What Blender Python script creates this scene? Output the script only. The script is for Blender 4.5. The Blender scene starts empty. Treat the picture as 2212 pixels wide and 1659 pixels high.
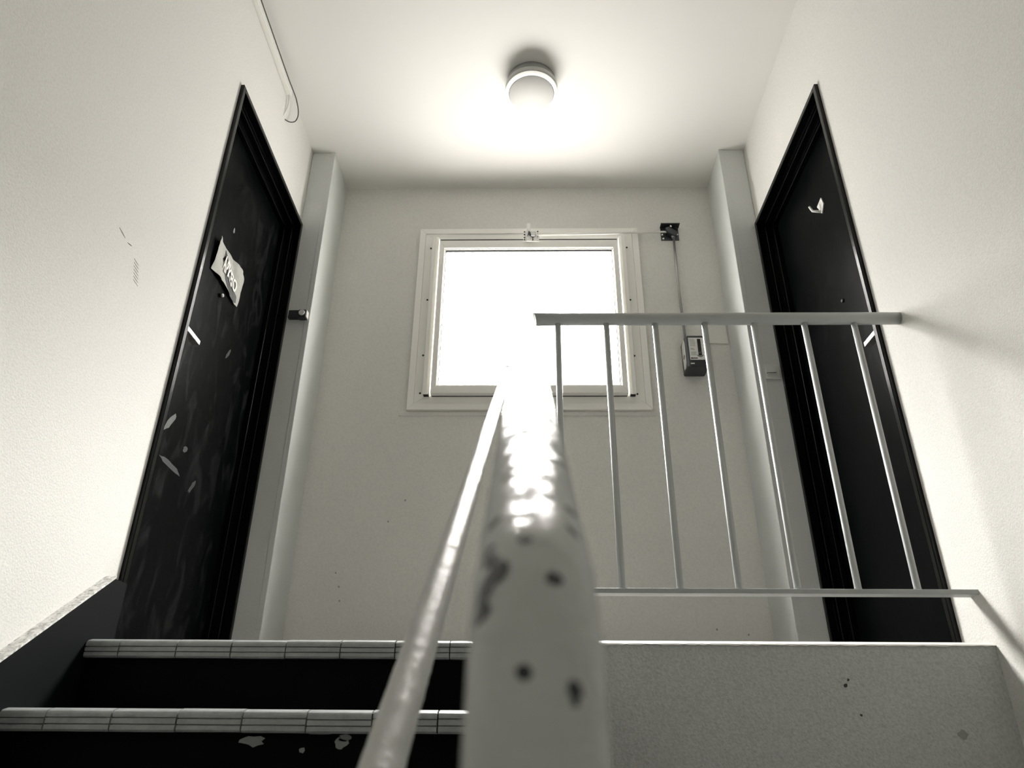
import bpy, bmesh, math, random
from mathutils import Vector, Matrix, noise

random.seed(7)
S = bpy.context.scene
COL = S.collection

# ---------------------------------------------------------------- camera
cam_d = bpy.data.cameras.new('camera')
cam_d.sensor_fit = 'HORIZONTAL'; cam_d.sensor_width = 36.0
cam_d.lens = 1585.7 / 2212 * 36.0
cam_d.clip_start = 0.01; cam_d.clip_end = 100
cam_d.dof.use_dof = True
cam_d.dof.focus_distance = 2.35
cam_d.dof.aperture_fstop = 6.6
cam = bpy.data.objects.new('camera', cam_d); COL.objects.link(cam)
_R = Vector((0.99983, 0.01697, 0.00716)); _U = Vector((0.00135, -0.45531, 0.89033)); _D = Vector((-0.01837, 0.89017, 0.45525))
cam.matrix_world = Matrix(((_R.x, _U.x, -_D.x, 0), (_R.y, _U.y, -_D.y, 0), (_R.z, _U.z, -_D.z, 0), (0, 0, 0, 1)))
S.camera = cam

# ---------------------------------------------------------------- world, light, exposure
W = bpy.data.worlds.new('overcast_sky'); S.world = W; W.use_nodes = True
W.node_tree.nodes['Background'].inputs['Color'].default_value = (1.0, 0.988, 0.957, 1)
_wn = W.node_tree.nodes; _wl = W.node_tree.links
_wn['Background'].inputs['Strength'].default_value = 49.0
_tc = _wn.new('ShaderNodeTexCoord'); _sp = _wn.new('ShaderNodeSeparateXYZ'); _wl.new(_tc.outputs['Generated'], _sp.inputs[0])
# standard overcast sky, three times brighter at the zenith than at the horizon; darker ground below
_cr = _wn.new('ShaderNodeValToRGB'); _wl.new(_sp.outputs['Z'], _cr.inputs['Fac'])
_cr.color_ramp.elements[0].position = 0.0; _cr.color_ramp.elements[0].color = (0.333, 0.328, 0.315, 1)
_cr.color_ramp.elements[1].position = 1.0; _cr.color_ramp.elements[1].color = (1.0, 0.988, 0.957, 1)
_gt = _wn.new('ShaderNodeMath'); _gt.operation = 'GREATER_THAN'; _gt.inputs[1].default_value = 0.0; _wl.new(_sp.outputs['Z'], _gt.inputs[0])
_mx = _wn.new('ShaderNodeMix'); _mx.data_type = 'RGBA'; _mx.inputs[6].default_value = (0.36, 0.354, 0.339, 1)
_wl.new(_gt.outputs[0], _mx.inputs['Factor']); _wl.new(_cr.outputs['Color'], _mx.inputs[7]); _wl.new(_mx.outputs[2], _wn['Background'].inputs['Color'])
pl = bpy.data.lights.new('window_portal', 'AREA'); pl.shape = 'RECTANGLE'; pl.size = 1.0; pl.size_y = 0.95
pl.cycles.is_portal = True
po = bpy.data.objects.new('window_portal', pl); COL.objects.link(po)
po.location = (0.017, 3.29, 2.05); po.rotation_euler = (math.radians(-90), 0, 0)
sl = bpy.data.lights.new('added_soft_sun', 'SUN'); sl.energy = 122; sl.angle = math.radians(75); sl.color = (1.0, 0.988, 0.957)
so = bpy.data.objects.new('added_soft_sun', sl); COL.objects.link(so); so.location = (0, 8, 12)
so.rotation_euler = (math.radians(-27), 0, 0)          # wide sun added to brighten the lower walls and floor
S.view_settings.view_transform = 'Standard'; S.view_settings.look = 'None'
S.view_settings.gamma = 1.0; S.view_settings.use_curve_mapping = False
S.view_settings.exposure = 0.0
S.cycles.max_bounces = 24; S.cycles.diffuse_bounces = 14; S.cycles.glossy_bounces = 6
S.cycles.transparent_max_bounces = 12
S.cycles.use_denoising = True
S.cycles.sample_clamp_indirect = 8.0

# ---------------------------------------------------------------- measures (metres; camera at the origin)
XL, XR = -1.1428, 1.1629          # side walls
PL, PR = -1.0204, 1.0295          # inner faces of the corner pillars
YB, YP = 3.2177, 2.9344           # rear face of landing, front face of pillars
ZC, ZF = 2.9015, 0.268            # ceiling, landing floor
Y0, YR = 1.93, 1.962              # landing edge, plane of the landing railing
RISE, GO = 0.176, 0.254
YBACK = -1.35; ZLOW = -2.3; ZMID = ZF - 7 * RISE
SL = 0.70                         # stair slope

# ---------------------------------------------------------------- materials
def mat(name, col, rough=0.6, metal=0.0, spec=0.5, bump=None, mottle=None, coat=0.0, emit=0.0):
    m = bpy.data.materials.new(name); m.use_nodes = True
    nt = m.node_tree; N = nt.nodes; L = nt.links
    b = N['Principled BSDF']
    b.inputs['Base Color'].default_value = (*col, 1)
    b.inputs['Roughness'].default_value = rough
    b.inputs['Metallic'].default_value = metal
    b.inputs['Specular IOR Level'].default_value = spec
    b.inputs['Coat Weight'].default_value = coat
    if emit:
        b.inputs['Emission Color'].default_value = (*col, 1); b.inputs['Emission Strength'].default_value = emit
    tc = N.new('ShaderNodeTexCoord')
    if mottle:                      # (scale, amount, other colour)
        n = N.new('ShaderNodeTexNoise'); n.inputs['Scale'].default_value = mottle[0]; n.inputs['Detail'].default_value = 6
        n.inputs['Roughness'].default_value = 0.7
        L.new(tc.outputs['Object'], n.inputs['Vector'])
        r = N.new('ShaderNodeMapRange'); r.inputs['From Min'].default_value = 0.42; r.inputs['From Max'].default_value = 0.72
        r.inputs['To Max'].default_value = mottle[1]
        L.new(n.outputs['Fac'], r.inputs['Value'])
        mx = N.new('ShaderNodeMix'); mx.data_type = 'RGBA'
        mx.inputs[6].default_value = (*col, 1); mx.inputs[7].default_value = (*mottle[2], 1)
        L.new(r.outputs['Result'], mx.inputs['Factor']); L.new(mx.outputs[2], b.inputs['Base Color'])
    if bump:                        # list of (scale, strength, distance)
        prev = None
        for sc, st, di in bump:
            n = N.new('ShaderNodeTexNoise'); n.inputs['Scale'].default_value = sc; n.inputs['Detail'].default_value = 4
            L.new(tc.outputs['Object'], n.inputs['Vector'])
            bp = N.new('ShaderNodeBump'); bp.inputs['Strength'].default_value = st; bp.inputs['Distance'].default_value = di
            L.new(n.outputs['Fac'], bp.inputs['Height'])
            if prev: L.new(prev.outputs['Normal'], bp.inputs['Normal'])
            prev = bp
        L.new(prev.outputs['Normal'], b.inputs['Normal'])
    return m

def dusty(name, col, dust, rough):
    """black door paint with wiped dust in wisps and scratches"""
    m = mat(name, col, rough, spec=0.04, bump=[(9, 0.12, 0.01), (120, 0.05, 0.002)])
    nt = m.node_tree; N = nt.nodes; L = nt.links; b = N['Principled BSDF']
    tc = N.new('ShaderNodeTexCoord')
    mp = N.new('ShaderNodeMapping'); mp.inputs['Scale'].default_value = (1, 5.5, 2.2); mp.inputs['Rotation'].default_value = (0.55, 0, 0)
    L.new(tc.outputs['Object'], mp.inputs['Vector'])
    n = N.new('ShaderNodeTexNoise'); n.inputs['Scale'].default_value = 2.2; n.inputs['Detail'].default_value = 9; n.inputs['Roughness'].default_value = 0.62
    n.inputs['Distortion'].default_value = 1.2
    L.new(mp.outputs['Vector'], n.inputs['Vector'])
    r = N.new('ShaderNodeMapRange'); r.inputs['From Min'].default_value = 0.52; r.inputs['From Max'].default_value = 0.85; r.inputs['To Max'].default_value = 0.55
    L.new(n.outputs['Fac'], r.inputs['Value'])
    mx = N.new('ShaderNodeMix'); mx.data_type = 'RGBA'
    mx.inputs[6].default_value = (*col, 1); mx.inputs[7].default_value = (*dust, 1)
    L.new(r.outputs['Result'], mx.inputs['Factor']); L.new(mx.outputs[2], b.inputs['Base Color'])
    rr = N.new('ShaderNodeMapRange'); rr.inputs['To Min'].default_value = rough; rr.inputs['To Max'].default_value = rough + 0.3
    L.new(r.outputs['Result'], rr.inputs['Value']); L.new(rr.outputs['Result'], b.inputs['Roughness'])
    return m

def chipped_paint(name, col, under, spots, rough, bump):
    """glossy lumpy paint; spots = (x, y, z, radius) in object space where the paint has come off"""
    m = mat(name, col, rough, bump=bump)
    nt = m.node_tree; N = nt.nodes; L = nt.links; b = N['Principled BSDF']
    tc = N.new('ShaderNodeTexCoord')
    nz = N.new('ShaderNodeTexNoise'); nz.inputs['Scale'].default_value = 160; nz.inputs['Detail'].default_value = 2
    L.new(tc.outputs['Object'], nz.inputs['Vector'])
    acc = None
    for x, y, z, r in spots:
        d = N.new('ShaderNodeVectorMath'); d.operation = 'DISTANCE'; d.inputs[1].default_value = (x, y, z)
        L.new(tc.outputs['Object'], d.inputs[0])
        w = N.new('ShaderNodeMath'); w.operation = 'MULTIPLY_ADD'; w.inputs[1].default_value = r * 1.0; w.inputs[2].default_value = -r * 0.5
        L.new(nz.outputs['Fac'], w.inputs[0])
        s = N.new('ShaderNodeMath'); s.operation = 'ADD'
        L.new(d.outputs['Value'], s.inputs[0]); L.new(w.outputs[0], s.inputs[1])
        c = N.new('ShaderNodeMath'); c.operation = 'LESS_THAN'; c.inputs[1].default_value = r
        L.new(s.outputs[0], c.inputs[0])
        if acc is None: acc = c
        else:
            q = N.new('ShaderNodeMath'); q.operation = 'MAXIMUM'
            L.new(acc.outputs[0], q.inputs[0]); L.new(c.outputs[0], q.inputs[1]); acc = q
    mx = N.new('ShaderNodeMix'); mx.data_type = 'RGBA'
    mx.inputs[6].default_value = (*col, 1); mx.inputs[7].default_value = (*under, 1)
    L.new(acc.outputs[0], mx.inputs['Factor']); L.new(mx.outputs[2], b.inputs['Base Color'])
    return m

PLASTER = (0.735, 0.727, 0.695)
M_wall = mat('rough_plaster', PLASTER, 0.85, spec=0.25, bump=[(190, 0.28, 0.004), (18, 0.06, 0.01)], mottle=(140, 0.4, (0.50, 0.50, 0.475)))
M_fascia = mat('shaded_plaster_fascia', (0.60, 0.625, 0.618), 0.85, spec=0.25, bump=[(190, 0.45, 0.005), (18, 0.06, 0.01)], mottle=(140, 0.6, (0.33, 0.34, 0.335)))  # wall plaster made darker and cooler, shade put into its colour
M_ceil = mat('ceiling_paint', (0.77, 0.76, 0.732), 0.9, spec=0.2, bump=[(60, 0.05, 0.002)])
M_pillar = mat('pillar_paint', (0.645, 0.662, 0.652), 0.8, spec=0.25, bump=[(190, 0.25, 0.003)], mottle=(150, 0.3, (0.5, 0.5, 0.49)))
M_floor = mat('landing_tile', (0.34, 0.335, 0.32), 0.3, mottle=(40, 0.3, (0.27, 0.27, 0.26)))
M_tread = mat('stair_tread', (0.12, 0.125, 0.125), 0.6, mottle=(60, 0.4, (0.08, 0.085, 0.085)))
M_black = mat('black_riser_paint', (0.001, 0.0012, 0.0012), 0.7, spec=0.05)
M_skirt = mat('dark_skirting_paint', (0.003, 0.004, 0.0045), 0.6, spec=0.08)
M_plasteredge = mat('chipped_white_edge', (0.80, 0.79, 0.76), 0.8, mottle=(70, 0.9, (0.10, 0.10, 0.10)))
M_tile = mat('nosing_ceramic', (0.29, 0.305, 0.305), 0.35, spec=0.4, bump=[(70, 0.1, 0.003)], mottle=(45, 0.7, (0.19, 0.205, 0.205)))
M_grout = mat('dark_grout', (0.03, 0.03, 0.03), 0.9)
M_door = dusty('black_door_paint', (0.0015, 0.002, 0.0022), (0.05, 0.054, 0.054), 0.30)
M_doorR = dusty('black_door_paint_clean', (0.0015, 0.002, 0.0022), (0.006, 0.0065, 0.0065), 0.30)
M_frame = mat('black_frame_gloss', (0.0010, 0.0013, 0.0014), 0.20, spec=0.24, bump=[(40, 0.06, 0.004)])
M_alu = mat('white_aluminium', (0.90, 0.89, 0.85), 0.45, spec=0.4)
M_bead = mat('white_glazing_bead', (0.85, 0.84, 0.81), 0.4)
M_gasket = mat('black_rubber', (0.01, 0.01, 0.01), 0.7)
M_steel = mat('galvanised_steel', (0.42, 0.43, 0.43), 0.35, metal=0.9, bump=[(60, 0.05, 0.002)])
M_chrome = mat('brushed_chrome', (0.75, 0.74, 0.72), 0.25, metal=1.0)
M_satin = mat('worn_satin_metal', (0.42, 0.415, 0.40), 0.45, metal=0.8, mottle=(90, 0.8, (0.12, 0.12, 0.12)))
M_dark = mat('charcoal_plastic', (0.022, 0.027, 0.030), 0.45)
M_darkmetal = mat('dark_metal', (0.05, 0.058, 0.062), 0.4, metal=0.5)
M_white = mat('white_plastic', (0.80, 0.79, 0.75), 0.4)
M_label = mat('printed_label_white', (0.80, 0.80, 0.77), 0.5)
M_ink = mat('grey_print', (0.22, 0.22, 0.21), 0.6)
M_inkblack = mat('black_print', (0.012, 0.012, 0.012), 0.6)
M_paper = mat('crumpled_paper', (0.44, 0.435, 0.405), 0.7, spec=0.2)
M_paperwhite = mat('white_lettering', (0.9, 0.89, 0.86), 0.7)
M_switch = mat('grey_switch_plastic', (0.68, 0.69, 0.66), 0.4)
M_lampgrey = mat('grey_lamp_housing', (0.30, 0.31, 0.30), 0.45)
M_lampdisc = mat('pearl_lamp_disc', (0.52, 0.515, 0.495), 0.65, spec=0.25)
M_lampring = mat('lit_lamp_ring', (0.95, 0.93, 0.88), 0.4, emit=0.6)
M_cable = mat('black_cable', (0.03, 0.03, 0.03), 0.5)
M_bar = mat('painted_baluster', (0.40, 0.42, 0.415), 0.42, spec=0.35, bump=[(90, 0.12, 0.003)], coat=0.2)

def glass():
    m = bpy.data.materials.new('clear_glass'); m.use_nodes = True
    nt = m.node_tree; N = nt.nodes; L = nt.links
    for n in list(N):
        if n.type != 'OUTPUT_MATERIAL': N.remove(n)
    out = [n for n in N if n.type == 'OUTPUT_MATERIAL'][0]
    t = N.new('ShaderNodeBsdfTransparent'); t.inputs['Color'].default_value = (0.97, 0.965, 0.96, 1)
    g = N.new('ShaderNodeBsdfGlossy'); g.inputs['Roughness'].default_value = 0.02
    mx = N.new('ShaderNodeMixShader'); mx.inputs['Fac'].default_value = 0.05     # thin pane: one constant reflection
    L.new(t.outputs[0], mx.inputs[1]); L.new(g.outputs[0], mx.inputs[2])
    L.new(mx.outputs[0], out.inputs['Surface'])
    return m
M_glass = glass()

# ---------------------------------------------------------------- mesh helpers
def box(bm, x0, x1, y0, y1, z0, z1):
    x0, x1 = sorted((x0, x1)); y0, y1 = sorted((y0, y1)); z0, z1 = sorted((z0, z1))
    v = [bm.verts.new((x, y, z)) for z in (z0, z1) for y in (y0, y1) for x in (x0, x1)]
    for f in ((0, 2, 3, 1), (4, 5, 7, 6), (0, 1, 5, 4), (2, 6, 7, 3), (0, 4, 6, 2), (1, 3, 7, 5)):
        bm.faces.new([v[i] for i in f])

def bbox(*a):
    bm = bmesh.new(); box(bm, *a); return bm

def tube(bm, pts, r, seg=20, cap=True, rz=None):
    pts = [Vector(p) for p in pts]; n = len(pts)
    rad = r if isinstance(r, (list, tuple)) else [r] * n
    t0 = (pts[1] - pts[0]).normalized()
    ref = Vector((1, 0, 0)) if abs(t0.x) < 0.9 else Vector((0, 0, 1))
    nrm = (ref - t0 * ref.dot(t0)).normalized(); rings = []
    for i, p in enumerate(pts):
        t = (pts[min(i + 1, n - 1)] - pts[max(i - 1, 0)]).normalized()
        nrm = (nrm - t * nrm.dot(t)).normalized(); b = t.cross(nrm)
        rings.append([bm.verts.new(p + (nrm * math.cos(2 * math.pi * k / seg) + b * math.sin(2 * math.pi * k / seg)) * rad[i]) for k in range(seg)])
    for a, c in zip(rings, rings[1:]):
        for k in range(seg):
            f = bm.faces.new((a[k], a[(k + 1) % seg], c[(k + 1) % seg], c[k])); f.smooth = True
    if cap:
        bm.faces.new(rings[0][::-1]); bm.faces.new(rings[-1])
    return rings

def lumpy(bm, amp, sc, seed):
    """runs and blisters of thick paint: shift the skin of a tube in and out"""
    bm.normal_update(); off = Vector((seed * 3.1, seed * 1.7, 0))
    mv = []
    for v in bm.verts:
        n = noise.noise(v.co * sc + off) + 0.5 * noise.noise(v.co * sc * 2.3 + off)
        mv.append(v.normal * amp * n)
    for v, d in zip(bm.verts, mv): v.co += d

def lathe(bm, prof, c, axis=Vector((0, 0, 1)), seg=48, smooth=True):
    """prof = list of (radius, height along axis)"""
    axis = Vector(axis).normalized(); ref = Vector((1, 0, 0)) if abs(axis.x) < 0.9 else Vector((0, 1, 0))
    u = (ref - axis * ref.dot(axis)).normalized(); w = axis.cross(u); c = Vector(c); rings = []
    for r, h in prof:
        rings.append([bm.verts.new(c + axis * h + (u * math.cos(2 * math.pi * k / seg) + w * math.sin(2 * math.pi * k / seg)) * max(r, 1e-5)) for k in range(seg)])
    for a, b in zip(rings, rings[1:]):
        for k in range(seg):
            f = bm.faces.new((a[k], a[(k + 1) % seg], b[(k + 1) % seg], b[k])); f.smooth = smooth
    bm.faces.new(rings[0][::-1]); bm.faces.new(rings[-1])

def prism(bm, poly, axis, a, b):
    """extrude a polygon of 2D points along an axis from a to b"""
    def P(p, t):
        return (t, p[0], p[1]) if axis == 'x' else (p[0], t, p[1]) if axis == 'y' else (p[0], p[1], t)
    A = [bm.verts.new(P(p, a)) for p in poly]; B = [bm.verts.new(P(p, b)) for p in poly]
    n = len(poly)
    bm.faces.new(A[::-1]); bm.faces.new(B)
    for i in range(n):
        bm.faces.new((A[i], A[(i + 1) % n], B[(i + 1) % n], B[i]))

def blob(cx, cy, rx, ry, seed, n=11, jag=0.35, rot=0.0):
    rr = random.Random(seed); o = []
    for k in range(n):
        a = 2 * math.pi * k / n; q = 1 + rr.uniform(-jag, jag)
        x, y = rx * q * math.cos(a), ry * q * math.sin(a)
        o.append((cx + x * math.cos(rot) - y * math.sin(rot), cy + x * math.sin(rot) + y * math.cos(rot)))
    return o

def obj(name, bm, m, parent=None, bevel=0.0, seg=2, smooth_angle=None, keep=False):
    """link a bmesh built in world coordinates as one object, local to its parent"""
    if not keep: bmesh.ops.recalc_face_normals(bm, faces=bm.faces)
    me = bpy.data.meshes.new(name); bm.to_mesh(me); bm.free()
    if m: me.materials.append(m)
    o = bpy.data.objects.new(name, me); COL.objects.link(o)
    if parent is not None:
        w = Vector(); p = parent
        while p is not None: w += Vector(p.location); p = p.parent
        me.transform(Matrix.Translation(-w)); o.parent = parent
    if bevel:
        b = o.modifiers.new('bevel', 'BEVEL'); b.width = bevel; b.segments = seg; b.limit_method = 'ANGLE'; b.angle_limit = math.radians(35)
    return o

def tag(o, label, cat, group=None):
    o['label'] = label; o['category'] = cat
    if group: o['group'] = group
    return o

def thing(name, loc, label, cat, group=None):
    o = bpy.data.objects.new(name, None); COL.objects.link(o); o.location = loc; o.empty_display_size = 0.05
    return tag(o, label, cat, group)

def struct(name, bm, m, **k):
    o = obj(name, bm, m, **k); o['kind'] = 'structure'; return o

def struct_empty(name, loc):
    o = bpy.data.objects.new(name, None); COL.objects.link(o); o.location = loc; o['kind'] = 'structure'; o.empty_display_size = 0.05
    return o

def L_(o, label): o['label'] = label; return o

# ================================================================= SETTING
DYL, DYR, DY1 = 2.064, 2.076, 2.934   # door openings along the side walls
DZL, DZR = 2.412, 2.402           # head heights left and right
T = 0.22                          # wall thickness
def side_wall(name, x, sgn, dz, DY0):
    """wall with a recess for its door; sgn points from the wall out of the room"""
    bm = bmesh.new(); xo = x + sgn * T
    box(bm, x, xo, YBACK - T, DY0, ZLOW, ZC + 0.15)
    box(bm, x, xo, DY1, YB + T, ZLOW, ZC + 0.15)
    box(bm, x, xo, DY0, DY1, dz, ZC + 0.15)
    box(bm, x, xo, DY0, DY1, ZLOW, ZF - 0.02)
    box(bm, x + sgn * (T - 0.04), xo, DY0, DY1, ZF - 0.02, dz)
    return struct(name, bm, M_wall)
wall_left = side_wall('wall_left', XL, -1, DZL, DYL)
wall_right = side_wall('wall_right', XR, 1, DZR, DYR)

TB = 0.05                          # back wall thinned so steep skylight gets through the window
WX0, WX1, WZ0, WZ1 = -0.470, 0.508, 1.59, 2.522     # window opening
bm = bmesh.new()
box(bm, XL, WX0, YB, YB + TB, ZLOW, ZC + 0.15); box(bm, WX1, XR, YB, YB + TB, ZLOW, ZC + 0.15)
box(bm, WX0, WX1, YB, YB + TB, ZLOW, WZ0); box(bm, WX0, WX1, YB, YB + TB, WZ1, ZC + 0.15)
wall_back = struct('wall_back', bm, M_wall)
struct('wall_rear', bbox(XL, XR, YBACK - T, YBACK, ZLOW, ZC + 0.15), M_wall)
ceiling = struct('ceiling', bbox(XL, XR, YBACK, YB, ZC, ZC + 0.15), M_ceil)
# landing slab: fascia plaster below, floor finish with a thin lip on top
bm = bmesh.new(); box(bm, 0.07, XR, Y0 + 0.004, YB, ZF - 0.62, ZF - 0.012); box(bm, XL, 0.07, Y0 + 0.03, YB, ZF - 0.62, ZF - 0.012)
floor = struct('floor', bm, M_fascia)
obj('floor_tiles', bbox(0.075, XR, Y0 + 0.031, YB, ZF - 0.010, ZF + 0.002), M_floor, floor)
bm = bmesh.new(); re_ = random.Random(21); n_ = 90; A = []        # ragged lip; highlight put into its white colour and slope
for k in range(n_ + 1):
    x = 0.083 + (XR - 0.0835) * k / n_; w = re_.uniform(-1, 1)
    pr = [(Y0 + 0.034, ZF + 0.002), (Y0 + 0.026, ZF + 0.0015), (Y0 + 0.003 + 0.0010 * w, ZF - 0.0068 + 0.0010 * w), (Y0 - 0.0006 * abs(w), ZF - 0.0105 + 0.0016 * w), (Y0 + 0.0035, ZF - 0.0125 + 0.001 * w), (Y0 + 0.034, ZF - 0.0118)]
    A.append([bm.verts.new((x, y, z)) for y, z in pr])
for a, b in zip(A, A[1:]):
    for k in range(6): bm.faces.new((a[k], a[(k + 1) % 6], b[(k + 1) % 6], b[k]))
bm.faces.new(A[0]); bm.faces.new(A[-1][::-1])
L_(obj('edge_strip', bm, mat('edge_highlight_white', (0.80, 0.79, 0.76), 0.5), floor), 'ragged landing edge, whitened for its highlight')
obj('floor_tiles', bbox(XL, 0.073, Y0 + 0.05, YB, ZF - 0.012, ZF), M_floor, floor)
struct('floor_mid', bbox(XL, XR, YBACK, 0.15, ZMID - 0.16, ZMID), M_tread).name = 'floor_mid_landing'
struct('floor_lower', bbox(XL, XR, YBACK, YB, ZLOW - 0.1, ZLOW), M_tread).name = 'floor_lower'
# corner pillars
for i, (a, b, c) in enumerate(((XL, PL, 1), (PR, XR, -1))):
    p = struct('trim_%d' % (i + 1), bbox(a, b, YP, YB, ZF, ZC), M_pillar, bevel=0.006, seg=3)
    e = b if c == 1 else a
    obj('corner_bead', bbox(e, e - c * 0.022, YP - 0.0025, YP, ZF + 0.17, ZC), M_pillar, p, bevel=0.001)
    obj('skirting_tile', bbox(a + 0.001, b - 0.001, YP - 0.004, YP, ZF, ZF + 0.165), M_pillar, p, bevel=0.001)
# cut skirting along the stairs on the left wall
bm = bmesh.new()
def sk(y): return 0.425 + (y - 1.99) * SL
prism(bm, [(-0.1, sk(-0.1) - 0.62), (-0.1, sk(-0.1)), (1.995, sk(1.995)), (DYL - 0.002, sk(1.995)), (DYL - 0.002, ZF - 0.3)], 'x', XL + 0.0005, XL + 0.03)
skirt = struct('baseboard_left', bm, M_skirt)
bm = bmesh.new()
prism(bm, [(-0.1, sk(-0.1)), (-0.1, sk(-0.1) + 0.006), (1.998, sk(1.998) + 0.006), (1.998, sk(1.998))], 'x', XL + 0.0005, XL + 0.031)
L_(obj('top_edge', bm, M_plasteredge, skirt), 'chipped white plaster edge')
# wear marks on the walls
def mark(parent, plane, at, poly, m, t=0.0008):
    bm = bmesh.new(); prism(bm, poly, plane, at, at + t if plane == 'x' and at < 0 else at - t); return obj('scuff_mark', bm, m, parent)
M_scuff = mat('grey_scuff', (0.33, 0.33, 0.31), 0.9); M_scuffdark = mat('dark_scuff', (0.05, 0.05, 0.05), 0.9)
def stroke(p, q, w):
    p, q = Vector(p), Vector(q); n = (q - p).normalized(); n = Vector((-n.y, n.x)) * w
    return [tuple(p - n * 0.3), tuple((p + q) / 2 - n), tuple(q - n * 0.3), tuple(q + n * 0.3), tuple((p + q) / 2 + n), tuple(p + n * 0.3)]
mark(wall_left, 'x', XL, stroke((1.621, 1.326), (1.658, 1.318), 0.0022), M_scuff)
mark(wall_left, 'x', XL, stroke((1.674, 1.314), (1.697, 1.319), 0.0012), M_scuffdark)
for k in range(7):
    y, z = 1.727 + k * 0.004, 1.292 - k * 0.0095
    mark(wall_left, 'x', XL, stroke((y - 0.004, z + 0.003), (y + 0.026, z - 0.001), 0.0011), M_scuff)
rr = random.Random(3)
for (x, z) in ((-0.83, 0.72), (-0.81, 0.66), (-0.80, 0.60), (-0.55, 1.05), (0.80, 0.49), (0.93, 0.47), (-0.62, 0.95)):
    mark(wall_back, 'y', YB, blob(x, z, 0.004, 0.0045, int(x * 100 + 200)), M_scuff)
for (x, z, r) in ((0.777, 0.166, 0.0045), (0.785, 0.178, 0.003), (0.80, 0.10, 0.003), (1.03, 0.06, 0.010)):
    mark(floor, 'y', Y0 + 0.004, blob(x, z, r, r, int(x * 1000)), M_scuff if r > .008 else M_scuffdark)

# ---------------------------------------------------------------- stairs
stair = thing('staircase', (-0.55, 0.15, ZMID), 'black painted stair flight with worn grey grooved nosing tiles, below the left door', 'stairs')
SX0, SX1 = XL + 0.031, 0.068
joints0 = [-1.127, -1.024, -0.878, -0.740, -0.602, -0.464, -0.327, -0.190, -0.053, SX1]
joints1 = [-1.148, -1.011, -0.871, -0.732, -0.594, -0.458, -0.321, -0.184, -0.047, SX1]
nh = 0.046
def nosing_profile(yf, zt, rs):
    """grooved front of a nosing: rounded top, three bands"""
    d = 0.007; j = rs.uniform(-0.0015, 0.0015); g2 = 0.0013
    p = [(yf + 0.034, zt), (yf + 0.024, zt), (yf + 0.0075, zt - 0.0045), (yf + 0.0035, zt - 0.0070), (yf + 0.001, zt - 0.0105), (yf, zt - 0.0140)]
    for g in (0.0195 + j, 0.032 + j * 0.5):
        p += [(yf, zt - g + g2), (yf + d, zt - g + 0.0006), (yf + d, zt - g - 0.0006), (yf, zt - g - g2)]
    p += [(yf, zt - nh + 0.004), (yf + 0.004, zt - nh), (yf + 0.034, zt - nh)]
    return p
rs = random.Random(11)
for s in range(7):
    yf, zt = Y0 - s * GO, ZF - s * (0.1765 if s == 1 else RISE) - (0.0015 if s == 0 else 0)
    if s == 1: zt = 0.0915
    js = joints0 if s == 0 else joints1
    for a, b in zip(js, js[1:]):
        a = max(a, SX0)
        if b - a < 0.01: continue
        bm = bmesh.new(); o = rs.uniform(-0.0012, 0.0012)
        prism(bm, nosing_profile(yf + o, zt + rs.uniform(-0.0006, 0.0006), rs), 'x', a + 0.0016, b - 0.0016)
        obj('nosing_tile', bm, M_tile, stair)
    obj('grout_bed', bbox(SX0, SX1, yf + 0.0085, yf + 0.033, zt - nh + 0.001, zt - 0.008), M_grout, stair)
    rz0 = ZF - (s + 1) * RISE if s < 6 else ZMID
    obj('riser', bbox(SX0, SX1, yf + 0.020, yf + 0.05, rz0 - 0.02, zt - nh), M_black, stair)
    if s > 0:
        obj('tread', bbox(SX0, SX1, yf + 0.034, yf + GO + 0.03, zt - 0.05, zt - 0.0005), M_tread, stair)
        if s == 1: risery = yf
# side cheek of the flight
bm = bmesh.new()
prism(bm, [(0.16, ZMID), (0.16, ZMID + 0.10), (Y0 - 0.02, ZF - 0.10), (Y0 + 0.003, ZF - 0.10), (Y0 + 0.003, ZF - 0.50), (0.5, ZMID)], 'x', 0.0685, 0.082)
obj('side_cheek', bm, M_black, stair)
M_chip = mat('bare_riser_patch', (0.20, 0.21, 0.205), 0.9)
for x, z, a, b, sd in ((-0.572, 0.030, 0.025, 0.010, 1), (-0.385, 0.027, 0.013, 0.011, 2), (-0.378, 0.037, 0.013, 0.006, 5), (-0.464, 0.014, 0.006, 0.006, 4), (-0.43, 0.045, .03, .0016, 8)):
    bm = bmesh.new(); prism(bm, blob(x, z, a, b, sd, 13, 0.3), 'y', Y0 - GO + 0.020, Y0 - GO + 0.019)
    obj('bare_patch', bm, M_chip, stair)

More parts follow.
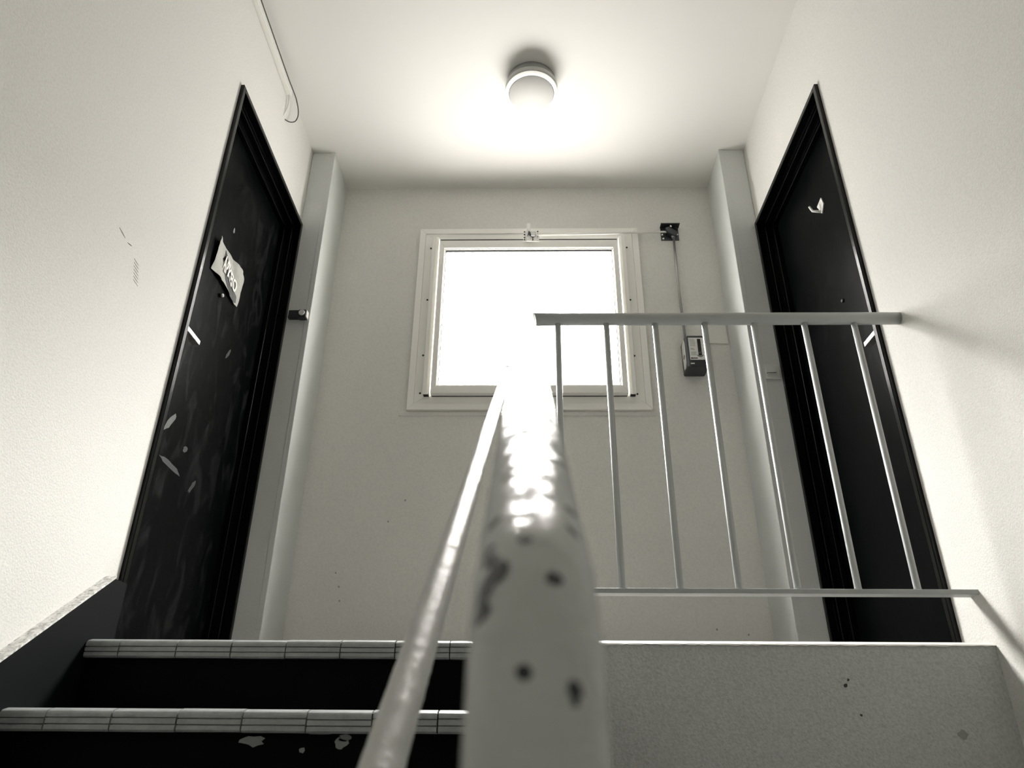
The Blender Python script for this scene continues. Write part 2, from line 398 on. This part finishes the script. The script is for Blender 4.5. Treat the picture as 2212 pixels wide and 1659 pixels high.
# ---------------------------------------------------------------- doors
def make_door(name, x, s, dz, mleaf, DY0):
    """s = +1 when the room lies towards +x of the wall"""
    d = struct_empty(name, (x, DY0, ZF))
    def ring(n, off0, off1, y_in0, y_in1, b):
        """three-sided frame between two insets, from depth off0 to off1 (positive = into the room)"""
        for what in ('near', 'far', 'head'):
            if what == 'near': a = (DY0 + y_in0, DY0 + y_in1, ZF, dz - y_in0)
            elif what == 'far': a = (DY1 - y_in1, DY1 - y_in0, ZF, dz - y_in0)
            else: a = (DY0 + y_in1, DY1 - y_in1, dz - y_in1, dz - y_in0)
            obj(n if what != 'head' else n.replace('jamb', 'head'), bbox(x + s * off0, x + s * off1, *a), M_frame, d, bevel=b)
    ring('frame_jamb', -0.02, 0.0145, 0.0, 0.022, 0.0025)
    ring('lining_jamb', -0.09, -0.021, 0.006, 0.040, 0.002)
    ring('stop_jamb', -0.09, -0.052, 0.0405, 0.060, 0.002)
    leaf = obj('door_leaf', bbox(x - s * 0.075, x - s * 0.12, DY0 + 0.0405, DY1 - 0.0405, ZF + 0.005, dz - 0.0405), mleaf, d, bevel=0.002)
    lx = x - s * 0.075
    # lever handle
    zc, yc = (1.318, 2.158) if s > 0 else (1.300, 2.150)
    bm = bmesh.new(); lathe(bm, [(0.024, 0), (0.024, 0.006), (0.021, 0.009)], (lx, yc, zc), (s, 0, 0), 24)
    h = obj('handle_rose', bm, M_chrome, d)
    bm = bmesh.new(); tube(bm, [(lx + s * 0.006, yc, zc), (lx + s * 0.046, yc, zc)], 0.009, 14)
    obj('handle_neck', bm, M_chrome, d)
    obj('lever', bbox(lx + s * 0.028, lx + s * 0.054, yc - 0.012, yc + 0.095, zc - 0.010, zc + 0.009), M_satin, d, bevel=0.002)
    bm = bmesh.new(); lathe(bm, [(0.017, 0), (0.017, 0.005), (0.013, 0.007)], (lx, yc, zc - 0.09), (s, 0, 0), 20)
    obj('keyhole_plate', bm, M_darkmetal, d)
    return d, leaf, lx
door_1, leaf1, lx1 = make_door('door_1', XL, 1, DZL, M_door, DYL)
door_2, leaf2, lx2 = make_door('door_2', XR, -1, DZR, M_doorR, DYR)
# peepholes
bm = bmesh.new(); lathe(bm, [(0.009, 0), (0.009, 0.012), (0.006, 0.016)], (lx1, 2.423, 1.637), (1, 0, 0), 18)
obj('peephole', bm, M_chrome, door_1)
bm = bmesh.new(); lathe(bm, [(0.008, 0), (0.008, 0.005), (0.005, 0.007)], (lx2, 2.42, 1.60), (-1, 0, 0), 18)
obj('peephole', bm, M_darkmetal, door_2)
bm = bmesh.new(); prism(bm, blob(2.42, 1.962, 0.007, 0.013, 4, 9, 0.3), 'x', lx1, lx1 + 0.0015)
L_(obj('paint_chip', bm, M_ink, door_1), 'pale chip in the black paint')
M_rub = mat('rubbed_dust', (0.11, 0.114, 0.11), 0.8); M_rub2 = mat('rubbed_dust_faint', (0.028, 0.031, 0.032), 0.8)
for y, z, a, b, ro, mm, sd in ((2.276, 1.02, 0.055, 0.012, 0.92, M_rub, 3), (2.424, 0.978, 0.018, 0.010, 0.4, M_rub2, 5), (2.34, 0.888, 0.085, 0.012, -0.05, M_rub2, 7), (2.535, 0.878, 0.036, 0.010, 0.95, M_rub2, 9), (2.60, 1.47, 0.032, 0.009, 1.0, M_rub2, 12)):
    bm = bmesh.new(); prism(bm, blob(y, z, a, b, sd, 14, 0.22, ro), 'x', lx1, lx1 + 0.0008)
    obj('rubbed_mark', bm, mm, door_1)

# ---------------------------------------------------------------- window
win = struct_empty('window_1', (0.017, YB, WZ0))
def ring_y(x0, x1, z0, z1, w, y0, y1, widths=None):
    """mitred rectangular frame; returns four bmeshes"""
    l, r, b, t = widths or (w, w, w, w)
    quads = ([(x0, z0), (x0 + l, z0 + b), (x0 + l, z1 - t), (x0, z1)], [(x1, z0), (x1, z1), (x1 - r, z1 - t), (x1 - r, z0 + b)],
             [(x0, z0), (x1, z0), (x1 - r, z0 + b), (x0 + l, z0 + b)], [(x0, z1), (x0 + l, z1 - t), (x1 - r, z1 - t), (x1, z1)])
    out = []
    for q in quads:
        bm = bmesh.new(); prism(bm, q, 'y', y0, y1); out.append(bm)
    return out
FX0, FX1, FZ0, FZ1 = -0.5755, 0.6125, 1.498, 2.594
for b in ring_y(FX0, FX1, FZ0, FZ1, 0.032, YB - 0.020, YB + 0.0): obj('casing_lip', b, M_alu, win, bevel=0.002)
for b in ring_y(FX0 + 0.0325, FX1 - 0.0325, FZ0 + 0.0325, FZ1 - 0.0325, 0, YB - 0.014, YB + 0.0, (0.078, 0.078, 0.06, 0.049)): obj('casing', b, M_alu, win, bevel=0.0015)
# fixed frame inside the wall opening
for b in ring_y(WX0 + 0.001, WX1 - 0.001, WZ0 + 0.001, WZ1 - 0.001, 0.012, YB + 0.001, YB + 0.05): obj('fixed_frame', b, M_alu, win)
# hinged sash, standing slightly proud
SXa, SXb, SZa, SZb = -0.4605, 0.4962, 1.572, 2.491
for b in ring_y(SXa, SXb, SZa, SZb, 0, YB - 0.050, YB - 0.0145, (0.0275, 0.0275, 0.043, 0.050)): obj('sash_member', b, M_alu, win, bevel=0.002)
gx0, gx1, gz0, gz1 = SXa + 0.0278, SXb - 0.0278, SZa + 0.0433, SZb - 0.0503
for b in ring_y(gx0, gx1, gz0, gz1, 0.006, YB - 0.042, YB - 0.026): obj('glazing_bead', b, M_bead, win, bevel=0.001)
for b in ring_y(gx0 + 0.006, gx1 - 0.006, gz0 + 0.006, gz1 - 0.006, 0, YB - 0.036, YB - 0.026, (0.0035, 0.0035, 0.0015, 0.0075)): obj('gasket', b, M_gasket, win)
obj('pane', bbox(gx0 + 0.002, gx1 - 0.002, YB - 0.0260, YB - 0.0215, gz0 + 0.002, gz1 - 0.002), M_glass, win)
# black rubber line between sash and casing at the head
obj('gasket', bbox(SXa + 0.004, SXb - 0.004, YB - 0.0495, YB - 0.0145, SZb + 0.0005, SZb + 0.0062), M_gasket, win)
obj('gasket', bbox(SXa + 0.004, SXb - 0.004, YB - 0.018, YB - 0.0145, SZa - 0.003, SZa - 0.0005), M_gasket, win)
# side channels; dark caps stand for the shade inside their lower ends
for xa, xb, xi in ((-0.4985, -0.4665, 1), (0.5025, 0.5345, -1)):
    inner, outer = (xb, xa) if xi > 0 else (xa, xb)
    bm = bmesh.new(); prism(bm, [(outer, YB - 0.0145), (outer, YB - 0.052), (inner - xi * 0.013, YB - 0.052), (inner, YB - 0.038), (inner, YB - 0.0145)], 'z', 1.566, 2.518)
    c = obj('side_channel', bm, M_alu, win, bevel=0.0015)
    L_(obj('end_shade_cap', bbox(xa + 0.004, xb - 0.004, YB - 0.046, YB - 0.020, 1.5655, 1.568), M_gasket, c), 'dark cap for the shaded hollow of the channel')
for x, z in ((-0.5115, 2.465), (-0.5115, 2.132), (-0.513, 1.800), (-0.515, 1.588), (0.5475, 2.465), (0.545, 2.128), (0.543, 1.795), (0.5425, 1.583)):
    bm = bmesh.new(); lathe(bm, [(0.0050, 0), (0.0050, 0.0015), (0.003, 0.003)], (x, YB - 0.0139, z), (0, -1, 0), 12)
    obj('screw', bm, M_gasket, win)
# plaster ridge below the casing
bm = bmesh.new(); prism(bm, [(YB + 0.001, 1.470), (YB - 0.006, 1.474), (YB - 0.010, 1.486), (YB - 0.004, 1.496), (YB + 0.001, 1.497)], 'x', -0.612, 0.63)
obj('plaster_ridge', bm, M_wall, win)
# patched plaster step beside the control box
bm = bmesh.new(); prism(bm, [(0.90, 1.872), (1.022, 1.866), (1.022, 1.99), (0.90, 1.99)], 'y', YB, YB - 0.009)
obj('plaster_patch', bm, M_wall, wall_back, bevel=0.004)

# ================================================================= THINGS
# ---------------------------------------------------------------- stair railing (near)
RX, RR = 0.001, 0.021
def rail_z(y): return 1.231 - (1.94 - y) * SL
th = math.atan(SL); R = 0.075
corner = Vector((0.003, 0.232, rail_z(0.232)))
up = Vector((0, math.cos(th), math.sin(th)))
tl = R * math.tan((math.pi / 2 - th) / 2)
P1 = corner + up * tl; P0 = corner - Vector((0, 0, tl))
C = P0 + Vector((0, R, 0))
pts = []
z = ZMID
while z < P0.z - 0.03:
    pts.append(Vector((0.003, 0.232, z))); z += 0.02
nb = 12
for k in range(nb + 1):
    a = math.pi - (math.pi / 2 - th) * k / nb
    pts.append(Vector((0.003, C.y + R * math.cos(a), C.z + R * math.sin(a))))
y = pts[-1].y + 0.03
while y < 1.95:
    pts.append(Vector((RX + 0.002 * (1 - (y - 0.2) / 1.75), y, rail_z(y)))); y += 0.004
pts.append(Vector((RX, 1.962, rail_z(1.962))))
RL = Vector((0.0, 0.232, ZMID))
SPOTS = [(-0.0006, 0.2404, 0.0650, 0.0027), (0.0087, 0.2280, 0.0495, 0.0028), (-0.0127, 0.2478, 0.0630, 0.0034), (-0.0118, 0.2420, 0.0580, 0.0036),
         (-0.0099, 0.2345, 0.0523, 0.0058), (-0.0125, 0.2350, 0.0490, 0.0050), (-0.0131, 0.2332, 0.0455, 0.0046), (-0.0135, 0.2303, 0.0394, 0.0048),
         (-0.0005, 0.2145, 0.0211, 0.0024), (0.0135, 0.2159, 0.0170, 0.0026), (0.0137, 0.2150, 0.0140, 0.0016),
         (-0.0020, 0.2907, 0.1017, 0.0024), (0.0179, 0.3433, 0.1314, 0.0045), (0.0172, 0.2575, 0.0722, 0.0034),
         (-0.0122, 0.2679, 0.0786, 0.0042), (0.0181, 0.2798, 0.0868, 0.0038), (0.0183, 0.3600, 0.1400, 0.003)]
M_rail = chipped_paint('lumpy_handrail_paint', (0.49, 0.507, 0.49), (0.016, 0.021, 0.024),
                       [(x - RL.x, y - RL.y, z - RL.z, r) for x, y, z, r in SPOTS], 0.27, [(60, 0.35, 0.006), (170, 0.35, 0.003)])
M_rail2 = mat('lumpy_lower_rail_paint', (0.46, 0.465, 0.445), 0.36, spec=0.35, bump=[(260, 0.3, 0.002)])
stair_rail = thing('stair_railing', RL, 'thick pale handrail with chipped lumpy paint turning down into a post, nearest to the viewer', 'railing')
bm = bmesh.new(); tube(bm, pts, RR, 48); lumpy(bm, 0.0005, 75, 2)
obj('handrail', bm, M_rail, stair_rail)
bm = bmesh.new(); lathe(bm, [(0.045, 0), (0.045, 0.006), (0.03, 0.008)], (0.003, 0.232, ZMID), seg=32)
obj('base_plate', bm, M_rail, stair_rail)
# thinner rail beside and below it, tied to the post by a stub
lo = []
y = 0.232
while y < 1.95:
    lo.append(Vector((-0.0822 + (y - 0.232) * 0.0163, y, 1.049 - (1.955 - y) * SL))); y += 0.004
lo.append(Vector((-0.0542, 1.955, 1.049)))
LL = Vector((-0.0822, 0.232, ZMID))
low_rail = thing('lower_rail', LL, 'slim pale rail with bubbled paint running up the stairs left of the thick handrail', 'railing')
bm = bmesh.new(); tube(bm, lo, 0.0125, 28); lumpy(bm, 0.0004, 110, 5); obj('rail_bar', bm, M_rail2, low_rail)
_d = (lo[-1] - lo[0]).normalized(); bm = bmesh.new(); tube(bm, [lo[-1] - _d * 0.035, lo[-1] + _d * 0.001], 0.0133, 24); obj('end_sleeve', bm, M_darkmetal, low_rail)
bm = bmesh.new(); lathe(bm, [(0.0105, 0.0), (0.0105, 0.002)], lo[-1], (lo[-1] - lo[-2]), 20); obj('end_plug', bm, M_dark, low_rail)
bm = bmesh.new(); tube(bm, [lo[0] + Vector((0, 0.0, 0.0)), Vector((lo[0].x, 0.232, lo[0].z - 0.05)), Vector((lo[0].x, 0.232, ZMID))], 0.0125, 20); obj('rail_post', bm, M_rail2, low_rail)

# ---------------------------------------------------------------- landing railing
land = thing('landing_railing', (0.55, YR, ZF), 'pale tubular balustrade across the landing edge, in front of the right door', 'railing')
bm = bmesh.new(); tz = 1.231; tr = 0.0195; seg = 32; rings = []
def cope(a):            # end saddled against the sloping handrail
    return RX + math.sqrt(max(0.0, 0.0205 ** 2 - (tr * math.cos(a) * 0.9) ** 2)) + 0.0025
xs = [None, 0.10, 0.5, 0.9, XR + 0.01]
for x in xs:
    ring = []
    for k in range(seg):
        a = 2 * math.pi * k / seg; yy, zz = math.cos(a), math.sin(a)
        xx = x if x is not None else 0.026 + 0.010 * (1 - zz) * 0.55 - 0.004 * abs(zz)
        f = 1.08 if x is None else 1.0
        ring.append(bm.verts.new((xx, YR + tr * f * yy, tz + tr * f * zz)))
    rings.append(ring)
for a, b in zip(rings, rings[1:]):
    for k in range(seg):
        f = bm.faces.new((a[k], a[(k + 1) % seg], b[(k + 1) % seg], b[k])); f.smooth = True
bm.faces.new(rings[0][::-1]); bm.faces.new(rings[-1])
obj('top_rail', bm, M_bar, land)
obj('bottom_bar', bbox(0.03, XR + 0.01, YR - 0.021, YR + 0.021, 0.385, 0.398), M_bar, land, bevel=0.002)
for x in (0.1017, 0.2525, 0.4045, 0.5575, 0.7100, 0.8665, 1.0200):
    bm = bmesh.new(); tube(bm, [(x, YR, 0.398), (x, YR, 0.405), (x, YR, 1.2125)], [0.0105, 0.0092, 0.0092], 18)
    obj('baluster', bm, M_bar, land)
# ---------------------------------------------------------------- ceiling lamp
LC = (0.030, 2.480, ZC)
lamp = thing('ceiling_lamp', LC, 'round grey flush lamp with a bright ring, alone on the ceiling', 'lamp')
bm = bmesh.new(); lathe(bm, [(0.114, 0), (0.117, -0.038)], LC, seg=64); obj('lamp_base', bm, M_lampgrey, lamp)
bm = bmesh.new(); lathe(bm, [(0.110, -0.0385), (0.122, -0.0405), (0.1245, -0.046), (0.1245, -0.074), (0.110, -0.0742)], LC, seg=64); obj('lamp_collar', bm, mat('lamp_collar_paint', (0.50, 0.50, 0.48), 0.4), lamp)
bm = bmesh.new(); lathe(bm, [(0.1235, -0.0744), (0.1235, -0.0775), (0.113, -0.086), (0.108, -0.086), (0.108, -0.0745)], LC, seg=64); obj('lamp_ring', bm, M_lampring, lamp)
bm = bmesh.new(); lathe(bm, [(0.1078, -0.076), (0.1078, -0.0835), (0.1062, -0.0845)], LC, seg=64); obj('lamp_gap', bm, M_gasket, lamp)
bm = bmesh.new(); lathe(bm, [(0.1055, -0.080), (0.1055, -0.0870), (0.1048, -0.0880), (0.0, -0.0886)], LC, seg=64); obj('lamp_disc', bm, M_lampdisc, lamp)

# ---------------------------------------------------------------- cable duct on the left wall, its loose cable
duct = thing('cable_duct', (XL, 1.4, 2.85), 'white plastic cable duct along the top of the left wall', 'cable duct')
obj('duct_body', bbox(XL + 0.0003, XL + 0.016, 0.3, 2.478, 2.822, 2.868), M_white, duct, bevel=0.002)
obj('duct_cover', bbox(XL + 0.016, XL + 0.0195, 0.3, 2.495, 2.825, 2.865), M_white, duct, bevel=0.0015)
def spline(ctrl, n=10):
    P = [Vector(c) for c in ctrl]; P = [P[0] * 2 - P[1]] + P + [P[-1] * 2 - P[-2]]; out = []
    for i in range(1, len(P) - 2):
        for k in range(n):
            t = k / n; a, b, c, d = P[i - 1], P[i], P[i + 1], P[i + 2]
            out.append(0.5 * ((2 * b) + (c - a) * t + (2 * a - 5 * b + 4 * c - d) * t * t + (3 * b - a - 3 * c + d) * t ** 3))
    return out + [P[-2]]
cab = bmesh.new()
tube(cab, spline([(XL + 0.0222, 0.4, 2.8655), (XL + 0.0222, 1.6, 2.8655), (XL + 0.0222, 2.35, 2.8655), (XL + 0.0235, 2.47, 2.866), (XL + 0.030, 2.535, 2.850), (XL + 0.034, 2.575, 2.805), (XL + 0.028, 2.575, 2.755), (XL + 0.014, 2.548, 2.718), (XL - 0.004, 2.510, 2.700)]), 0.0026, 10)
o = obj('cable', cab, M_cable); tag(o, 'thin black cable looping out of the white duct into the left wall', 'cable')
cab = bmesh.new()
tube(cab, spline([(XL + 0.008, 2.480, 2.836), (XL + 0.010, 2.497, 2.81), (XL + 0.008, 2.500, 2.76), (XL - 0.002, 2.496, 2.705)]), 0.0034, 10)
o = obj('cable', cab, M_white); tag(o, 'short white cable dropping from the duct end to a wall hole', 'cable')

# ---------------------------------------------------------------- smoke vent opener: lock, rods, corner gear, control box
vent = thing('window_opener', (0.795, YB, 2.566), 'window opener with thin rods and dark corner gear right of the window', 'window opener')
obj('lock_bar', bbox(0.008, 0.028, YB - 0.0662, YB - 0.0607, 2.472, 2.553), M_bead, vent, bevel=0.002)
obj('lock_tongue', bbox(0.009, 0.028, YB - 0.0562, YB - 0.0467, 2.545, 2.602), M_alu, vent, bevel=0.003)
obj('lock_block', bbox(0.030, 0.053, YB - 0.0722, YB - 0.0607, 2.502, 2.530), M_steel, vent, bevel=0.002)
obj('lock_cap', bbox(0.028, 0.058, YB - 0.0662, YB - 0.0607, 2.5305, 2.540), M_bead, vent, bevel=0.001)
obj('lock_stop', bbox(0.0535, 0.060, YB - 0.0662, YB - 0.0607, 2.500, 2.530), M_bead, vent, bevel=0.001)
obj('lock_plate', bbox(-0.011, 0.074, YB - 0.0627, YB - 0.0607, 2.472, 2.545), M_alu, vent)
bm = bmesh.new(); prism(bm, [(0.012, 2.502), (0.018, 2.536), (0.024, 2.530), (0.031, 2.512), (0.024, 2.506), (0.019, 2.516)], 'y', YB - 0.0727, YB - 0.0664)
obj('lock_catch', bm, M_darkmetal, vent)
for x, z in ((-0.004, 2.535), (-0.004, 2.517), (-0.004, 2.497), (-0.004, 2.483), (0.067, 2.537), (0.067, 2.519), (0.040, 2.494), (0.040, 2.482)):
    bm = bmesh.new(); lathe(bm, [(0.0042, 0), (0.0042, 0.001), (0.002, 0.002)], (x, YB - 0.0628, z), (0, -1, 0), 12)
    obj('lock_screw', bm, M_gasket, vent)
bm = bmesh.new(); tube(bm, [(0.060, YB - 0.068, 2.510), (0.77, YB - 0.024, 2.562)], 0.0058, 12)
obj('drive_rod', bm, M_alu, vent)
obj('gear_plate', bbox(0.741, 0.838, YB - 0.004, YB, 2.520, 2.605), M_darkmetal, vent, bevel=0.001)
obj('gear_flange', bbox(0.739, 0.842, YB - 0.042, YB - 0.001, 2.604, 2.609), M_dark, vent, bevel=0.001)
bm = bmesh.new(); prism(bm, [(0.762, 2.585), (0.785, 2.590), (0.825, 2.555), (0.822, 2.532), (0.805, 2.527), (0.765, 2.558)], 'y', YB - 0.038, YB - 0.005)
obj('gear_case', bm, M_darkmetal, vent, bevel=0.006, seg=3)
for x, z in ((0.748, 2.556), (0.829, 2.558), (0.752, 2.530), (0.792, 2.592)):
    bm = bmesh.new(); lathe(bm, [(0.0062, 0), (0.0062, 0.002), (0.004, 0.0045)], (x, YB - 0.0042 if z < 2.58 else YB - 0.034, z), (0, -1, 0), 14)
    obj('gear_bolt', bm, M_chrome, vent)
bm = bmesh.new(); tube(bm, [(0.805, YB - 0.020, 2.535), (0.800, YB - 0.020, 2.30), (0.803, YB - 0.022, 1.85)], 0.0065, 12)
obj('drive_rod', bm, M_steel, vent)
bm = bmesh.new(); tube(bm, [(0.803, YB - 0.020, 2.536), (0.803, YB - 0.020, 2.526)], 0.010, 12); obj('rod_socket', bm, M_steel, vent)

BX0, BX1, BY0, BZ0, BZ1 = 0.779, 0.884, 3.108, 1.683, 1.857
ctl = thing('control_box', (0.83, YB, BZ0), 'dark crank control box with white instruction label, hanging on the rear wall under the rods', 'control box')
bm = bmesh.new()
c = 0.014
prism(bm, [(BX0 + c, BY0), (BX1 - c, BY0), (BX1, BY0 + c), (BX1, YB), (BX0, YB), (BX0, BY0 + c)], 'z', BZ0, BZ1)
obj('box_body', bm, M_dark, ctl, bevel=0.008, seg=3)
lab = obj('instruction_label', bbox(0.7945, 0.8715, BY0 - 0.0012, BY0, 1.719, 1.842), M_label, ctl, bevel=0.0003)
obj('lever_slot', bbox(0.836, 0.853, BY0 - 0.004, BY0 - 0.0012, 1.742, 1.834), M_gasket, lab, bevel=0.006, seg=3)
bm = bmesh.new(); lathe(bm, [(0.0075, 0), (0.0075, 0.006), (0.005, 0.009)], (0.8445, BY0 - 0.004, 1.752), (0, -1, 0), 18); obj('lever_knob', bm, M_darkmetal, lab)
bm = bmesh.new()
for k in range(9):
    a0, a1 = math.radians(205 + k * 14.4), math.radians(205 + (k + 1) * 14.4); r0, r1 = 0.0145, 0.0175
    prism(bm, [(0.8445 + r * math.cos(a), 1.752 + r * math.sin(a)) for r, a in ((r0, a0), (r1, a0), (r1, a1), (r0, a1))], 'y', BY0 - 0.0016, BY0 - 0.0012)
obj('printed_arc', bm, M_inkblack, lab)
rp = random.Random(5); bm = bmesh.new()
for k in range(13):
    z = 1.834 - k * 0.0072
    if k in (6, 9): continue
    box(bm, 0.800, 0.800 + rp.uniform(0.016, 0.028), BY0 - 0.0015, BY0 - 0.0012, z - 0.0022, z)
obj('small_print', bm, M_ink, lab)
bm = bmesh.new(); box(bm, 0.801, 0.830, BY0 - 0.0016, BY0 - 0.0012, 1.7255, 1.7305); lathe(bm, [(0.0042, 0), (0.0042, 0.0006)], (0.802, BY0 - 0.0012, 1.728), (0, -1, 0), 14)
obj('printed_line', bm, M_inkblack, lab)
obj('clip', bbox(0.794, 0.812, BY0 - 0.004, BY0, 1.700, 1.713), M_darkmetal, ctl, bevel=0.001)
obj('clip_edge', bbox(0.794, 0.812, BY0 - 0.005, BY0, 1.696, 1.700), M_label, ctl)
bm = bmesh.new(); prism(bm, [(BY0 + 0.020, 1.715), (BY0 + 0.016, 1.82), (BY0 + 0.03, 1.85), (BY0 + 0.075, 1.838), (BY0 + 0.082, 1.78), (BY0 + 0.07, 1.70), (BY0 + 0.04, 1.694)], 'x', BX0, BX0 - 0.0012)
obj('side_sticker', bm, M_white, ctl)
bm = bmesh.new(); prism(bm, blob(BY0 + 0.045, 1.76, 0.02, 0.012, 6, 9), 'x', BX0 - 0.0012, BX0 - 0.0016); obj('sticker_stain', bm, M_ink, ctl)

# ---------------------------------------------------------------- bell push, light switch
bell = thing('bell_push', (-1.07, YP, 1.86), 'black bell push with a round pale button, on the left pillar beside the door frame', 'doorbell')
obj('bell_bracket', bbox(-1.118, -1.0685, YP - 0.022, YP, 1.842, 1.884), M_dark, bell, bevel=0.002)
obj('bell_housing', bbox(-1.068, -1.030, YP - 0.034, YP, 1.838, 1.880), M_dark, bell, bevel=0.004, seg=3)
bm = bmesh.new(); lathe(bm, [(0.0145, 0), (0.0145, 0.003), (0.012, 0.005)], (-1.0505, YP - 0.034, 1.8615), (0, -1, 0), 24); obj('bell_button', bm, M_switch, bell)
obj('bell_edge', bbox(-1.031, -1.027, YP - 0.030, YP, 1.842, 1.878), M_white, bell, bevel=0.001)
sw = thing('light_switch', (1.108, YP, 1.56), 'square grey rocker light switch on the right pillar beside the door frame', 'light switch')
obj('switch_plate', bbox(1.070, 1.141, YP - 0.009, YP - 0.004, 1.521, 1.595), M_switch, sw, bevel=0.003, seg=3)
bm = bmesh.new(); prism(bm, [(YP - 0.0092, 1.582), (YP - 0.0105, 1.582), (YP - 0.0165, 1.5505), (YP - 0.0092, 1.5505)], 'x', 1.081, 1.123); obj('rocker', bm, M_switch, sw, bevel=0.001)
obj('rocker_gap', bbox(1.081, 1.123, YP - 0.0120, YP - 0.0092, 1.5460, 1.5500), M_gasket, sw)
obj('rocker_foot', bbox(1.081, 1.124, YP - 0.0165, YP - 0.0092, 1.5400, 1.5458), M_switch, sw, bevel=0.001)

# ---------------------------------------------------------------- paper on the left door, hook on the right door
def fold(u, v):
    """height of the crumpled sheet above the door, u along the width, v along the height"""
    h = 0.004 + 0.011 * max(0, math.sin(u * 7.0 + v * 2.2)) * (0.3 + v) + 0.010 * abs(noise.noise(Vector((u * 4.2, v * 3.4, 1.3))))
    h += 0.022 * max(0, 0.32 - v) * math.sin(math.pi * min(1, max(0, u))) + 0.014 * max(0, u - 0.8)
    return h
PY0, PZ0, PW, PH = 2.300, 1.680, 0.264, 0.158
def paper_pt(u, v, lift=0.0):
    return (lx1 + fold(u, v) + lift, PY0 + u * PW, PZ0 + v * PH + 0.006 * math.sin(u * 5) * (1 - v))
def sheet(name, poly, m, parent, lift, nu=34, nv=22):
    """thin sheet following the folds; poly = region in (u, v) or None for the whole page"""
    bm = bmesh.new()
    def inside(u, v):
        if poly is None: return True
        c = False; n = len(poly); j = n - 1
        for i in range(n):
            (a, b), (e, f) = poly[i], poly[j]
            if (b > v) != (f > v) and u < (e - a) * (v - b) / (f - b) + a: c = not c
            j = i
        return c
    V = {}
    def vv(i, j):
        if (i, j) not in V: V[(i, j)] = bm.verts.new(paper_pt(i / nu, j / nv, lift))
        return V[(i, j)]
    for i in range(nu):
        for j in range(nv):
            if inside((i + 0.5) / nu, (j + 0.5) / nv):
                bm.faces.new((vv(i, j), vv(i + 1, j), vv(i + 1, j + 1), vv(i, j + 1)))
    o = obj(name, bm, m, parent, keep=True)
    sd = o.modifiers.new('thickness', 'SOLIDIFY'); sd.thickness = 0.0004; sd.offset = 0
    return o
note = thing('paper_notice', (lx1, PY0 + PW / 2, PZ0), 'crumpled white paper sign with lettering stuck on the left door', 'paper sign')
sheet('sheet', None, M_paper, note, 0.0)
M_print = mat('dark_printed_area', (0.035, 0.04, 0.04), 0.6)
sheet('printed_area', [(0.40, 0.38), (0.44, 0.58), (0.55, 0.57), (0.72, 0.45), (0.78, 0.28), (0.90, 0.20), (0.93, 0.05), (0.86, 0.0), (0.55, 0.03), (0.44, 0.16)], M_print, note, 0.0010, 160, 110)
sheet('printed_arrow', [(0.30, 0.94), (0.40, 0.72), (0.35, 0.56), (0.28, 0.62)], M_inkblack, note, 0.0010, 200, 140)
fc = bpy.data.curves.new('lettering', 'FONT'); fc.body = 'APXEIO'; fc.size = 1.0; fc.extrude = 0.0; fc.offset = 0.03
fo = bpy.data.objects.new('lettering', fc); COL.objects.link(fo)
dg = bpy.context.evaluated_depsgraph_get(); dg.update()
me = bpy.data.meshes.new_from_object(fo.evaluated_get(dg)); bpy.data.objects.remove(fo)
xs_ = [v.co.x for v in me.vertices]; ys_ = [v.co.y for v in me.vertices]
x0_, x1_, y0_, y1_ = min(xs_), max(xs_), min(ys_), max(ys_)
bm = bmesh.new(); bm.from_mesh(me)
bmesh.ops.triangulate(bm, faces=bm.faces)
for v in bm.verts:
    a = (v.co.x - x0_) / (x1_ - x0_); b = (v.co.y - y0_) / (y1_ - y0_)
    u = 0.27 + a * 0.56; w = 0.57 - a * 0.20 + (b - 0.5) * (0.46 - 0.14 * a)
    v.co = Vector(paper_pt(u, w, 0.0040))
for f in bm.faces: f.smooth = False
o = obj('lettering', bm, M_paperwhite, note); sd = o.modifiers.new('thickness', 'SOLIDIFY'); sd.thickness = 0.0012; sd.offset = 0

hook = thing('door_hook', (lx2, 2.425, 2.07), 'small white stick-on hook high on the right door', 'hook')
bm = bmesh.new(); prism(bm, [(2.395, 2.097), (2.445, 2.088), (2.415, 2.028), (2.385, 2.058)], 'x', lx2, lx2 - 0.006); obj('hook_plate', bm, M_bead, hook, bevel=0.002)
bm = bmesh.new(); tube(bm, [(lx2 - 0.003, 2.418, 2.040), (lx2 - 0.022, 2.424, 2.048), (lx2 - 0.033, 2.432, 2.056), (lx2 - 0.040, 2.438, 2.084)], [0.006, 0.0055, 0.005, 0.0045], 12); obj('hook_arm', bm, M_bead, hook)
